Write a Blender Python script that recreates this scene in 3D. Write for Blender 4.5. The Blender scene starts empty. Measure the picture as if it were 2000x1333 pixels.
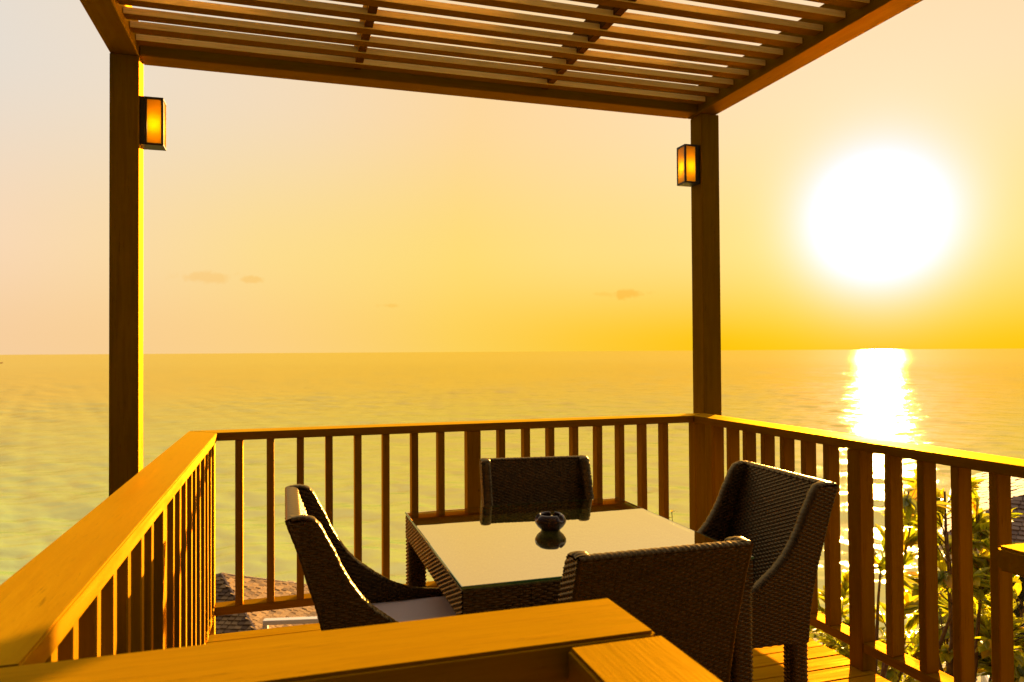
import bpy, bmesh, math, random
import numpy as np
from mathutils import Vector, Matrix
R = math.radians
random.seed(7); rng = np.random.default_rng(7)
S = bpy.context.scene
COL = S.collection

# ------------------------------------------------------------------ camera
YAW, PITCH, ROLL = R(17.193), R(0.821), R(-0.345)
EYE = Vector((0, 0, 1.35))
F_ = Vector((math.sin(YAW)*math.cos(PITCH), math.cos(YAW)*math.cos(PITCH), math.sin(PITCH)))
R0 = Vector((math.cos(YAW), -math.sin(YAW), 0)); U0 = R0.cross(F_)
R_ = R0*math.cos(ROLL) + U0*math.sin(ROLL); U_ = -R0*math.sin(ROLL) + U0*math.cos(ROLL)
cam = bpy.data.cameras.new('camera'); camo = bpy.data.objects.new('camera', cam); COL.objects.link(camo)
m = Matrix.Identity(4)
for i in range(3):
    m[i][0], m[i][1], m[i][2], m[i][3] = R_[i], U_[i], -F_[i], EYE[i]
camo.matrix_world = m
cam.sensor_width = 36; cam.lens = 1432*36/2000
cam.clip_start = 0.05; cam.clip_end = 300000
cam.dof.use_dof = True; cam.dof.focus_distance = 2.7; cam.dof.aperture_fstop = 6.3
S.camera = camo

def at(u, v, d):
    """world point seen at photo pixel u,v at horizontal distance d"""
    r = R_*((u-1000)/1432) - U_*((v-666.5)/1432) + F_
    return EYE + r*(d/math.hypot(r.x, r.y))

# ------------------------------------------------------------------ light and exposure
SUN_AZ, SUN_EL = R(43.83), R(8.9)
sun_dir = Vector((math.sin(SUN_AZ)*math.cos(SUN_EL), math.cos(SUN_AZ)*math.cos(SUN_EL), math.sin(SUN_EL)))
EXPO = 2.0
S.view_settings.view_transform = 'Standard'; S.view_settings.look = 'None'
S.view_settings.exposure = EXPO; S.view_settings.gamma = 1; S.view_settings.use_curve_mapping = False
sl = bpy.data.lights.new('sun', 'SUN'); sl.energy = 5.0; sl.angle = R(0.6); sl.color = (1.0, 0.59, 0.20)
so = bpy.data.objects.new('sun', sl); COL.objects.link(so)
so.rotation_euler = sun_dir.to_track_quat('Z', 'Y').to_euler(); so.location = (8, 8, 5)

W = bpy.data.worlds.new('World'); S.world = W; W.use_nodes = True
class NT:
    """small node helper"""
    def __init__(s, tree): s.t = tree; s.n = tree.nodes; s.l = tree.links
    def add(s, typ, **kw):
        n = s.n.new(typ)
        for k, v in kw.items():
            if k.startswith('i_'):
                key = k[2:]
                n.inputs[int(key) if key.isdigit() else key.replace('_', ' ')].default_value = v
            else: setattr(n, k, v)
        return n
    def ln(s, a, b): s.l.new(a, b)
    def val(s, x, sock):
        if hasattr(x, 'is_linked') or isinstance(x, bpy.types.NodeSocket): s.l.new(x, sock)
        else: sock.default_value = x
    def math(s, op, a, b=0.0, c=None, clamp=False):
        n = s.n.new('ShaderNodeMath'); n.operation = op; n.use_clamp = clamp
        s.val(a, n.inputs[0]); s.val(b, n.inputs[1])
        if c is not None: s.val(c, n.inputs[2])
        return n.outputs[0]
    def vmath(s, op, a, b=(0, 0, 0)):
        n = s.n.new('ShaderNodeVectorMath'); n.operation = op
        s.val(a, n.inputs[0]); s.val(b, n.inputs[1])
        return n.outputs['Value'] if op in ('DOT_PRODUCT', 'LENGTH', 'DISTANCE') else n.outputs[0]
    def mix(s, fac, a, b, blend='MIX'):
        n = s.n.new('ShaderNodeMix'); n.data_type = 'RGBA'; n.blend_type = blend
        s.val(fac, n.inputs[0]); s.val(a, n.inputs[6]); s.val(b, n.inputs[7])
        return n.outputs[2]
    def ramp(s, fac, stops, interp='LINEAR'):
        n = s.n.new('ShaderNodeValToRGB'); n.color_ramp.interpolation = interp
        e = n.color_ramp.elements
        while len(e) < len(stops): e.new(0.5)
        for el, (p, c) in zip(e, stops):
            el.position = p; el.color = c if len(c) == 4 else (*c, 1)
        s.val(fac, n.inputs[0]); return n.outputs[0]
    def rng(s, v, a, b, c=0.0, d=1.0, smooth=True):
        n = s.n.new('ShaderNodeMapRange'); n.interpolation_type = 'SMOOTHSTEP' if smooth else 'LINEAR'
        s.val(v, n.inputs[0]); n.inputs[1].default_value = a; n.inputs[2].default_value = b
        n.inputs[3].default_value = c; n.inputs[4].default_value = d
        return n.outputs[0]

w = NT(W.node_tree); w.n.clear()
geo = w.add('ShaderNodeTexCoord').outputs['Generated']
d = w.vmath('NORMALIZE', geo)
cosang = w.vmath('DOT_PRODUCT', d, tuple(sun_dir))
ang = w.math('MULTIPLY', w.math('ARCCOSINE', w.math('MINIMUM', cosang, 0.999999)), 57.2958)
sep = w.add('ShaderNodeSeparateXYZ'); w.ln(d, sep.inputs[0])
el = w.math('MULTIPLY', w.math('ARCSINE', sep.outputs[2]), 57.2958)
# colours by angle from the sun (0..180 degrees), one ramp for the horizon band, one for mid sky, one above
a01 = w.math('DIVIDE', ang, 180.0)
g = lambda deg: deg/180
low = w.ramp(a01, [(0, (1.0, .66, .0)), (g(14), (1.0, .56, .0)), (g(22), (1., .60, .035)), (g(32), (1., .65, .10)), (g(45), (1., .65, .22)),
                   (g(62), (.95, .63, .34)), (g(78), (.42, .27, .15)), (g(100), (.09, .055, .03)), (g(180), (.03, .02, .012))])
mid = w.ramp(a01, [(0, (1.0, .68, .10)), (g(12), (1.0, .69, .20)), (g(22), (1., .72, .20)), (g(30), (1., .72, .17)), (g(45), (1., .73, .27)),
                   (g(62), (.96, .70, .47)), (g(78), (.42, .29, .19)), (g(100), (.09, .062, .04)), (g(180), (.03, .023, .018))])
top = w.ramp(a01, [(0, (1.0, .74, .46)), (g(15), (1.0, .72, .43)), (g(30), (1., .69, .34)), (g(42), (.93, .72, .48)), (g(55), (.86, .74, .60)),
                   (g(68), (.76, .73, .69)), (g(80), (.36, .30, .25)), (g(102), (.09, .07, .055)), (g(180), (.03, .025, .022))])
c1 = w.mix(w.rng(el, 0.5, 8.0), low, mid)
zen = w.ramp(a01, [(0, (1., .84, .66)), (g(50), (1.0, .86, .72)), (g(80), (.50, .42, .35)), (g(110), (.12, .10, .08)), (g(180), (.035, .03, .028))])
c2 = w.mix(w.rng(el, 22.0, 42.0), w.mix(w.rng(el, 6.0, 20.0), c1, top), zen)
# small clouds low over the horizon
tex = w.add('ShaderNodeTexNoise', i_Scale=38.0, i_Detail=5.0, i_Roughness=.6); w.ln(d, tex.inputs['Vector'])
cl = None
for az_, el_, ra, re_, k in [(-5.5, 5.5, 2.6, .5, .5), (-2.4, 5.35, 1.2, .32, .6), (26.35, 4.45, 1.7, .42, .95), (7.8, 3.6, 1.1, .28, .5), (24.3, 4.4, 1.2, .22, .4)]:
    azn = w.math('MULTIPLY', w.math('ARCTAN2', sep.outputs[0], sep.outputs[1]), 57.2958)
    dx = w.math('DIVIDE', w.math('SUBTRACT', azn, az_), ra)
    dy = w.math('DIVIDE', w.math('SUBTRACT', el, el_), re_)
    rr = w.math('SQRT', w.math('ADD', w.math('MULTIPLY', dx, dx), w.math('MULTIPLY', dy, dy)))
    mm = w.math('MULTIPLY', w.rng(w.math('ADD', rr, w.math('MULTIPLY', w.math('SUBTRACT', tex.outputs[0], .5), 3.2)), 1.0, 0.25), k)
    cl = mm if cl is None else w.math('MAXIMUM', cl, mm)
c3 = w.mix(cl, c2, w.mix(1.0, c2, (0.97, .80, .52, 1), 'MULTIPLY'))
# aureole round the sun
def gauss(sig, p=2.0): return w.math('EXPONENT', w.math('MULTIPLY', w.math('POWER', w.math('DIVIDE', ang, sig), p), -1.0))
core = w.math('MULTIPLY', gauss(4.0, 1.85), 1.9)
glow = w.math('MULTIPLY', w.math('MULTIPLY', gauss(11.0), 0.04), w.rng(el, 2.5, 8.0))
c4 = w.mix(1.0, c3, w.mix(core, (0, 0, 0, 1), (1, .92, .72, 1)), 'ADD')
v1 = w.add('ShaderNodeVectorMath', operation='SCALE'); v1.inputs[0].default_value = (1, .36, 1.30); w.ln(core, v1.inputs['Scale'])
v2 = w.add('ShaderNodeVectorMath', operation='SCALE'); v2.inputs[0].default_value = (1, .9, .8); w.ln(glow, v2.inputs['Scale'])
c4 = w.vmath('ADD', w.vmath('ADD', c3, v1.outputs[0]), v2.outputs[0])
bgA = w.add('ShaderNodeBackground'); w.ln(c4, bgA.inputs[0]); bgA.inputs[1].default_value = 2**-EXPO*0.98
sky = w.add('ShaderNodeTexSky', sky_type='NISHITA', sun_disc=False, sun_elevation=SUN_EL, sun_rotation=SUN_AZ, dust_density=4.0)
bgB = w.add('ShaderNodeBackground'); w.ln(sky.outputs[0], bgB.inputs[0]); bgB.inputs[1].default_value = 0.0006
ad = w.add('ShaderNodeAddShader'); w.ln(bgA.outputs[0], ad.inputs[0]); w.ln(bgB.outputs[0], ad.inputs[1])
wo = w.add('ShaderNodeOutputWorld'); w.ln(ad.outputs[0], wo.inputs[0])
S.cycles.use_denoising = True
S.cycles.max_bounces = 8
S.cycles.sample_clamp_indirect = 8

# ------------------------------------------------------------------ materials
def new_mat(name):
    mt = bpy.data.materials.new(name); mt.use_nodes = True
    t = NT(mt.node_tree); b = t.n['Principled BSDF']
    return mt, t, b

def wood(name, axis, base, dark, rough=.42, scale=1.0, ior=1.2):
    """stained timber with grain along the given local axis"""
    mt, t, b = new_mat(name)
    tc = t.add('ShaderNodeTexCoord').outputs['Object']
    oi = t.add('ShaderNodeObjectInfo').outputs['Random']
    sc = [14*scale]*3; sc['XYZ'.index(axis)] = .9*scale
    mp = t.add('ShaderNodeMapping'); mp.inputs['Scale'].default_value = sc
    cx = t.add('ShaderNodeCombineXYZ'); off = t.math('MULTIPLY', oi, 37.0)
    for i in range(3): t.ln(off, cx.inputs[i])
    t.ln(tc, mp.inputs[0]); t.ln(cx.outputs[0], mp.inputs['Location'])
    n1 = t.add('ShaderNodeTexNoise', i_Scale=3.0, i_Detail=6.0, i_Roughness=.62, i_Distortion=.6); t.ln(mp.outputs[0], n1.inputs[0])
    n2 = t.add('ShaderNodeTexNoise', i_Scale=14.0, i_Detail=4.0, i_Roughness=.7); t.ln(mp.outputs[0], n2.inputs[0])
    n3 = t.add('ShaderNodeTexNoise', i_Scale=2.3, i_Detail=3.0); t.ln(t.vmath('ADD', tc, cx.outputs[0]), n3.inputs[0])
    f = t.rng(n1.outputs[0], .38, .66)
    col = t.mix(t.math('MULTIPLY', f, .55), (*base, 1), (*dark, 1))
    col = t.mix(t.math('MULTIPLY', t.rng(n2.outputs[0], .56, .72), .5), col, (dark[0]*.55, dark[1]*.5, dark[2]*.5, 1))
    col = t.mix(t.math('MULTIPLY', t.rng(n3.outputs[0], .35, .7), .22), col, (dark[0]*.9, dark[1]*.95, dark[2], 1))
    n5 = t.add('ShaderNodeTexNoise', i_Scale=5.5, i_Detail=7.0, i_Roughness=.75, i_Distortion=.3); t.ln(mp.outputs[0], n5.inputs[0])
    n6 = t.add('ShaderNodeTexNoise', i_Scale=4.0, i_Detail=1.0); t.ln(t.vmath('ADD', tc, cx.outputs[0]), n6.inputs[0])
    crk = t.math('MULTIPLY', t.rng(n5.outputs[0], .60, .66), t.rng(n6.outputs[0], .46, .56))
    vo = t.add('ShaderNodeTexVoronoi', i_Scale=6.0); t.ln(t.vmath('ADD', tc, cx.outputs[0]), vo.inputs[0])
    spot = t.rng(vo.outputs['Distance'], .045, .02)
    col = t.mix(t.math('MULTIPLY', t.math('MAXIMUM', crk, t.math('MULTIPLY', spot, t.rng(n6.outputs[0], .52, .56))), .6), col, (dark[0]*.25, dark[1]*.22, 0, 1))
    hs = t.add('ShaderNodeHueSaturation'); t.ln(col, hs.inputs['Color'])
    t.ln(t.rng(oi, 0, 1, .86, 1.12, False), hs.inputs['Value'])
    t.ln(hs.outputs[0], b.inputs['Base Color']); b.inputs['Specular IOR Level'].default_value = 0
    t.ln(t.rng(n1.outputs[0], .3, .7, rough-.07, rough+.12), b.inputs['Roughness'])
    bp = t.add('ShaderNodeBump', i_Strength=.35, i_Distance=.0012)
    t.ln(t.math('ADD', n2.outputs[0], n1.outputs[0]), bp.inputs['Height']); t.ln(bp.outputs[0], b.inputs['Normal'])
    # amber varnish sheen over the stain
    gl = t.add('ShaderNodeBsdfGlossy'); gl.inputs['Color'].default_value = (1, .42 if ior < 1.3 else .56, .025, 1); t.ln(bp.outputs[0], gl.inputs['Normal'])
    t.ln(b.inputs['Roughness'].links[0].from_socket, gl.inputs['Roughness'])
    fr = t.add('ShaderNodeFresnel', i_IOR=ior); t.ln(bp.outputs[0], fr.inputs['Normal'])
    mx = t.add('ShaderNodeMixShader'); t.ln(fr.outputs[0], mx.inputs[0]); t.ln(b.outputs[0], mx.inputs[1]); t.ln(gl.outputs[0], mx.inputs[2])
    t.ln(mx.outputs[0], t.n['Material Output'].inputs[0])
    return mt
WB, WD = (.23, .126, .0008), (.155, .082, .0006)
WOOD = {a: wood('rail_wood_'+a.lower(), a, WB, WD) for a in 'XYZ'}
CAP = {a: wood('cap_wood_'+a.lower(), a, (.50, .255, .001), (.37, .18, .001), .40, .8, 1.38) for a in 'XY'}  # paler than the rails: low-sun brightness put into the top colour
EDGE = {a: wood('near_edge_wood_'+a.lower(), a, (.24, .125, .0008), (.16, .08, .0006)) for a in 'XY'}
DECK = wood('deck_wood', 'X', (.50, .29, .003), (.35, .19, .002), .5, .9, 1.2)
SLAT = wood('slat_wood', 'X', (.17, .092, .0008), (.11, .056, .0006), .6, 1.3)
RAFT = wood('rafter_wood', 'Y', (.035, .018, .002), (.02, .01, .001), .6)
SLATPALE = wood('slat_pale_wood', 'X', (.92, .68, .26), (.66, .43, .13), .7, 1.4)

def simple(name, col, rough=.5, metal=0, spec=.5, noise=0, nscale=20, bump=0):
    mt, t, b = new_mat(name)
    b.inputs['Roughness'].default_value = rough; b.inputs['Metallic'].default_value = metal
    b.inputs['Specular IOR Level'].default_value = spec
    if noise or bump:
        tc = t.add('ShaderNodeTexCoord').outputs['Object']
        n = t.add('ShaderNodeTexNoise', i_Scale=nscale, i_Detail=6.0, i_Roughness=.65); t.ln(tc, n.inputs[0])
        c = t.mix(t.rng(n.outputs[0], .3, .7), tuple(x*(1-noise) for x in col)+(1,), tuple(min(1, x*(1+noise)) for x in col)+(1,))
        t.ln(c, b.inputs['Base Color'])
        if bump:
            bp = t.add('ShaderNodeBump', i_Strength=.6, i_Distance=bump); t.ln(n.outputs[0], bp.inputs['Height']); t.ln(bp.outputs[0], b.inputs['Normal'])
    else: b.inputs['Base Color'].default_value = (*col, 1)
    return mt

def wicker_mat(name='brown_wicker', k=1.0, g=1.0):
    mt, t, b = new_mat(name)
    tc = t.add('ShaderNodeTexCoord').outputs['Object']
    n = t.add('ShaderNodeTexNoise', i_Scale=55.0, i_Detail=3.0); t.ln(tc, n.inputs[0])
    n2 = t.add('ShaderNodeTexNoise', i_Scale=260.0, i_Detail=2.0); t.ln(tc, n2.inputs[0])
    c = t.mix(t.rng(n.outputs[0], .35, .65), (.012, .008, .004, 1), (.036, .025, .011, 1))
    c = t.mix(t.math('MULTIPLY', t.rng(n2.outputs[0], .5, .8), .5), c, (.07, .048, .022, 1))
    if k != 1: c = t.mix(1.0, c, (k, k*g, k*g, 1), 'MULTIPLY')
    t.ln(c, b.inputs['Base Color']); b.inputs['Specular IOR Level'].default_value = 0
    gl = t.add('ShaderNodeBsdfGlossy'); gl.inputs['Color'].default_value = (.88, .63, .29, 1); gl.inputs['Roughness'].default_value = .27
    fr = t.add('ShaderNodeFresnel', i_IOR=1.62); mx = t.add('ShaderNodeMixShader'); t.ln(fr.outputs[0], mx.inputs[0])
    t.ln(b.outputs[0], mx.inputs[1]); t.ln(gl.outputs[0], mx.inputs[2]); t.ln(mx.outputs[0], t.n['Material Output'].inputs[0])
    return mt
WICKER = wicker_mat(); WICKER_LIT = wicker_mat('lit_wicker', 11.0, .95)  # second copy brightened: light under the glass put into its colour
CUSHION = simple('cushion_fabric', (.62, .56, .56), .85, noise=.05, nscale=300, bump=.0006)
METAL = simple('lamp_metal', (.035, .028, .02), .45, .6, noise=.25, nscale=60)
CERAMIC = simple('brown_glaze', (.022, .008, .006), .08, noise=.5, nscale=30)
WHITE = simple('white_paint', (.78, .74, .72), .55, noise=.05, nscale=3)
PLASTER = simple('plaster', (.60, .54, .50), .8, noise=.1, nscale=4)
WINDOW = simple('window_glass', (.02, .02, .02), .08, spec=.8)
ROCK = simple('shore_rock', (.20, .14, .09), .85, noise=.5, nscale=1.2, bump=.08)
SOIL = simple('hill_soil', (.13, .10, .04), .95, noise=.5, nscale=.35, bump=.1)
BARK = simple('tree_bark', (.16, .09, .05), .85, noise=.4, nscale=25, bump=.004)
HULL = simple('boat_paint', (.45, .14, .05), .5)

def shingle_mat(name, c0, c1, c2):
    mt, t, b = new_mat(name)
    tc = t.add('ShaderNodeTexCoord').outputs['Object']
    oi = t.add('ShaderNodeObjectInfo').outputs['Random']
    gi = t.add('ShaderNodeNewGeometry').outputs['Random Per Island']
    n = t.add('ShaderNodeTexNoise', i_Scale=9.0, i_Detail=5.0); t.ln(tc, n.inputs[0])
    r = t.math('FRACT', t.math('ADD', oi, gi))
    c = t.ramp(r, [(0, c0), (.35, c1), (.7, c2), (1, c1)])
    c = t.mix(t.math('MULTIPLY', n.outputs[0], .5), c, (c0[0]*.4, c0[1]*.4, c0[2]*.4, 1))
    t.ln(c, b.inputs['Base Color']); b.inputs['Roughness'].default_value = .8
    return mt
SHINGLE = shingle_mat('wood_shingle', (.11, .05, .015), (.26, .14, .045), (.46, .27, .10))
SHINGLE_B = shingle_mat('roof_tile', (.22, .13, .09), (.32, .20, .14), (.42, .28, .20))

def leaf_mat(name, a, b_, c):
    mt, t, b = new_mat(name)
    oi = t.add('ShaderNodeObjectInfo').outputs['Random']
    gi = t.add('ShaderNodeNewGeometry').outputs['Random Per Island']
    r = t.math('FRACT', t.math('ADD', oi, gi))
    col = t.ramp(r, [(0, a), (.5, b_), (.82, b_), (1, c)])
    t.ln(col, b.inputs['Base Color']); b.inputs['Roughness'].default_value = .38
    tr = t.add('ShaderNodeBsdfTranslucent')
    t.ln(t.mix(1.0, col, (1.9, 1.75, .6, 1), 'MULTIPLY'), tr.inputs[0])
    mx = t.add('ShaderNodeMixShader', i_0=.62); t.ln(b.outputs[0], mx.inputs[1]); t.ln(tr.outputs[0], mx.inputs[2])
    t.ln(mx.outputs[0], t.n['Material Output'].inputs[0])
    return mt
LEAF = leaf_mat('tree_leaf', (.16, .21, .010), (.34, .34, .02), (.50, .30, .02))
SHRUBLEAF = leaf_mat('ground_leaf', (.06, .08, .015), (.11, .12, .02), (.22, .16, .03))

def glass_table():
    mt, t, b = new_mat('green_glass_top'); t.n.remove(b)
    tr = t.add('ShaderNodeBsdfTransparent'); tr.inputs[0].default_value = (.74, .90, .50, 1)
    gl = t.add('ShaderNodeBsdfGlossy'); gl.inputs['Color'].default_value = (1, .88, .58, 1); gl.inputs['Roughness'].default_value = .012
    tc = t.add('ShaderNodeTexCoord').outputs['Object']
    n = t.add('ShaderNodeTexNoise', i_Scale=5.0, i_Detail=2.0); t.ln(tc, n.inputs[0])
    bp = t.add('ShaderNodeBump', i_Strength=.05, i_Distance=.002); t.ln(n.outputs[0], bp.inputs['Height']); t.ln(bp.outputs[0], gl.inputs['Normal'])
    lw = t.add('ShaderNodeLayerWeight', i_Blend=.5)
    fac = t.rng(lw.outputs['Facing'], .0, .8, .2, .85, False)
    mx = t.add('ShaderNodeMixShader'); t.ln(fac, mx.inputs[0]); t.ln(tr.outputs[0], mx.inputs[1]); t.ln(gl.outputs[0], mx.inputs[2])
    t.ln(mx.outputs[0], t.n['Material Output'].inputs[0])
    return mt
GLASSTOP = glass_table()
def lamp_pane():
    mt, t, b = new_mat('amber_lamp_glass'); t.n.remove(b)
    tl = t.add('ShaderNodeBsdfTranslucent'); tl.inputs[0].default_value = (.95, .69, .04, 1)
    df = t.add('ShaderNodeBsdfPrincipled'); df.inputs['Base Color'].default_value = (.75, .50, .03, 1); df.inputs['Roughness'].default_value = .25
    mx = t.add('ShaderNodeMixShader', i_0=.3); t.ln(tl.outputs[0], mx.inputs[1]); t.ln(df.outputs[0], mx.inputs[2])
    t.ln(mx.outputs[0], t.n['Material Output'].inputs[0]); return mt
PANE = lamp_pane()
def emit(name, col, s):
    mt, t, b = new_mat(name); t.n.remove(b)
    e = t.add('ShaderNodeEmission'); e.inputs[0].default_value = (*col, 1); e.inputs[1].default_value = s
    t.ln(e.outputs[0], t.n['Material Output'].inputs[0]); return mt
BULB = emit('lamp_bulb', (1, .64, .13), 6.0)

def sea_mat():
    mt, t, b = new_mat('sea_water')
    pos = t.add('ShaderNodeNewGeometry').outputs['Position']
    mp = t.add('ShaderNodeMapping'); mp.inputs['Rotation'].default_value = (0, 0, R(-25)); mp.inputs['Scale'].default_value = (.55, 1.0, 1)
    t.ln(pos, mp.inputs[0])
    dist = t.vmath('LENGTH', pos)
    n1 = t.add('ShaderNodeTexNoise', i_Scale=.35, i_Detail=5.0, i_Roughness=.62, i_Distortion=.4); t.ln(mp.outputs[0], n1.inputs[0])
    n2 = t.add('ShaderNodeTexNoise', i_Scale=.06, i_Detail=3.0, i_Roughness=.55); t.ln(mp.outputs[0], n2.inputs[0])
    n3 = t.add('ShaderNodeTexNoise', i_Scale=1.7, i_Detail=3.0, i_Roughness=.6); t.ln(mp.outputs[0], n3.inputs[0])
    h = t.math('ADD', t.math('MULTIPLY', n1.outputs[0], 1.0), t.math('ADD', t.math('MULTIPLY', n2.outputs[0], 2.5), t.math('MULTIPLY', n3.outputs[0], .22)))
    bp = t.add('ShaderNodeBump', i_Strength=1.0, i_Distance=.16); t.ln(h, bp.inputs['Height']); t.ln(bp.outputs[0], b.inputs['Normal'])
    # turquoise inshore; golden far out, sky reflection put into base colour; drifting patches
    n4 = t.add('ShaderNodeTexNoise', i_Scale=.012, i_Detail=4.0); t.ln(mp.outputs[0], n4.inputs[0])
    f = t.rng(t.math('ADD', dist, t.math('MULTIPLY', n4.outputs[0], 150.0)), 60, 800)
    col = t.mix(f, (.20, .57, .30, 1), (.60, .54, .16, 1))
    # foam along the shore rocks
    sh = t.add('ShaderNodeTexNoise', i_Scale=.09, i_Detail=6.0, i_Roughness=.7, i_Distortion=1.2); t.ln(pos, sh.inputs[0])
    sh2 = t.add('ShaderNodeTexNoise', i_Scale=.8, i_Detail=6.0, i_Roughness=.75); t.ln(pos, sh2.inputs[0])
    band = t.rng(t.math('ADD', dist, t.math('MULTIPLY', t.math('SUBTRACT', sh.outputs[0], .5), 14.0)), 101, 91)
    sx_ = t.add('ShaderNodeSeparateXYZ'); t.ln(pos, sx_.inputs[0])
    band = t.math('MULTIPLY', band, t.rng(sx_.outputs[0], 22, 12))
    foam = t.math('MULTIPLY', band, t.rng(t.math('ADD', sh2.outputs[0], t.math('MULTIPLY', band, .12)), .47, .60))
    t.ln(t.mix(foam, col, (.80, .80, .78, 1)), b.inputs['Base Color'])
    t.ln(t.math('ADD', t.rng(dist, 80, 2500, .14, .25), t.math('MULTIPLY', foam, .5)), b.inputs['Roughness'])
    b.inputs['Specular IOR Level'].default_value = 0
    gl = t.add('ShaderNodeBsdfGlossy', distribution='BECKMANN'); gl.inputs['Color'].default_value = (1, .80, .25, 1)
    t.ln(bp.outputs[0], gl.inputs['Normal']); t.ln(b.inputs['Roughness'].links[0].from_socket, gl.inputs['Roughness'])
    fr = t.add('ShaderNodeFresnel', i_IOR=1.7); t.ln(bp.outputs[0], fr.inputs['Normal'])
    mx = t.add('ShaderNodeMixShader'); t.ln(t.math('MULTIPLY', t.math('SUBTRACT', 1.0, foam), t.math('MULTIPLY_ADD', fr.outputs[0], .62, .06)), mx.inputs[0])
    t.ln(b.outputs[0], mx.inputs[1]); t.ln(gl.outputs[0], mx.inputs[2]); t.ln(mx.outputs[0], t.n['Material Output'].inputs[0])
    return mt
SEA = sea_mat()

# ------------------------------------------------------------------ object helpers
def tag(o, label=None, cat=None, group=None, kind=None):
    if label: o['label'] = label
    if cat: o['category'] = cat
    if group: o['group'] = group
    if kind: o['kind'] = kind
    return o
def empty(name, loc=(0, 0, 0), rz=0):
    o = bpy.data.objects.new(name, None); COL.objects.link(o); o.location = loc; o.rotation_euler = (0, 0, rz)
    o.empty_display_size = .1
    return o
def link(name, me, parent=None, loc=(0, 0, 0), rot=(0, 0, 0)):
    o = bpy.data.objects.new(name, me); COL.objects.link(o); o.location = loc; o.rotation_euler = rot
    if parent: o.parent = parent
    return o
def mesh_from(name, v, f, mat, smooth=False):
    me = bpy.data.meshes.new(name); me.from_pydata([tuple(p) for p in v], [], [tuple(q) for q in f]); me.update()
    if mat: me.materials.append(mat)
    if smooth: me.polygons.foreach_set('use_smooth', [True]*len(me.polygons))
    return me
def bm_mesh(name, bm, mat, smooth=False):
    bmesh.ops.recalc_face_normals(bm, faces=bm.faces)
    me = bpy.data.meshes.new(name); bm.to_mesh(me); bm.free(); me.materials.append(mat)
    if smooth: me.polygons.foreach_set('use_smooth', [True]*len(me.polygons))
    return me
_box = {}
def box_mesh(name, sx, sy, sz, mat, bev=.003):
    k = (round(sx, 4), round(sy, 4), round(sz, 4), mat.name, bev)
    if k in _box: return _box[k]
    bm = bmesh.new(); bmesh.ops.create_cube(bm, size=1)
    for v in bm.verts: v.co = Vector((v.co.x*sx, v.co.y*sy, v.co.z*sz))
    if bev: bmesh.ops.bevel(bm, geom=list(bm.edges), offset=bev, segments=1, affect='EDGES')
    _box[k] = bm_mesh(name, bm, mat); return _box[k]
def box(name, x0, x1, y0, y1, z0, z1, mat, parent=None, bev=.003):
    me = box_mesh(name, x1-x0, y1-y0, z1-z0, mat, bev)
    return link(name, me, parent, ((x0+x1)/2, (y0+y1)/2, (z0+z1)/2))
def add_box(bm, x0, x1, y0, y1, z0, z1, bev=0):
    r = bmesh.ops.create_cube(bm, size=1)
    for v in r['verts']: v.co = Vector(((v.co.x+.5)*(x1-x0)+x0, (v.co.y+.5)*(y1-y0)+y0, (v.co.z+.5)*(z1-z0)+z0))
    if bev:
        es = list({e for v in r['verts'] for e in v.link_edges}); bmesh.ops.bevel(bm, geom=es, offset=bev, segments=1, affect='EDGES')
def prism(name, pts, z0, z1, mat, parent, bev=.003, side=None):
    """flat board with the given plan outline (world xy)"""
    cx = sum(p[0] for p in pts)/len(pts); cy = sum(p[1] for p in pts)/len(pts)
    bm = bmesh.new()
    vs = [bm.verts.new((p[0]-cx, p[1]-cy, -(z1-z0)/2)) for p in pts]
    fc = bm.faces.new(vs); r = bmesh.ops.extrude_face_region(bm, geom=[fc])
    for v in r['geom']:
        if isinstance(v, bmesh.types.BMVert): v.co.z += z1-z0
    bmesh.ops.recalc_face_normals(bm, faces=bm.faces)
    bmesh.ops.bevel(bm, geom=list(bm.edges), offset=bev, segments=2, affect='EDGES')
    me = bm_mesh(name, bm, mat)
    if side:        # paler top, darker edges and underside: sun and shade put into colour
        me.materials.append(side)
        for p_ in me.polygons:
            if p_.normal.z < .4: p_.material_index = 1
    return link(name, me, parent, (cx, cy, (z0+z1)/2))
def tube(pts, radii, n=6):
    v = []; f = []
    for i, p in enumerate(pts):
        a = pts[max(i-1, 0)]; b = pts[min(i+1, len(pts)-1)]; t = (Vector(b)-Vector(a)).normalized()
        up = Vector((0, 0, 1)) if abs(t.z) < .9 else Vector((1, 0, 0))
        e1 = t.cross(up).normalized(); e2 = t.cross(e1)
        for k in range(n):
            q = 2*math.pi*k/n; v.append(Vector(p)+(e1*math.cos(q)+e2*math.sin(q))*radii[i])
    for i in range(len(pts)-1):
        for k in range(n): f.append((i*n+k, i*n+(k+1) % n, (i+1)*n+(k+1) % n, (i+1)*n+k))
    f.append(tuple(range(n))[::-1]); f.append(tuple((len(pts)-1)*n+k for k in range(n)))
    return v, f

class Acc:
    def __init__(s): s.v = []; s.f = []; s.n = 0
    def add(s, V, F):
        V = np.asarray(V, float); F = np.asarray(F); s.v.append(V); s.f.append(F+s.n); s.n += len(V)
    def mesh(s, name, mat, smooth=True):
        V = np.concatenate(s.v); F = np.concatenate(s.f)
        me = bpy.data.meshes.new(name)
        me.vertices.add(len(V)); me.vertices.foreach_set('co', V.ravel())
        me.loops.add(F.size); me.loops.foreach_set('vertex_index', F.ravel().astype(np.int32))
        me.polygons.add(len(F)); me.polygons.foreach_set('loop_start', np.arange(0, F.size, 4, dtype=np.int32))
        me.polygons.foreach_set('loop_total', np.full(len(F), 4, dtype=np.int32))
        me.materials.append(mat); me.update(calc_edges=True); me.validate()
        if smooth: me.polygons.foreach_set('use_smooth', np.ones(len(F), bool))
        return me

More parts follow.
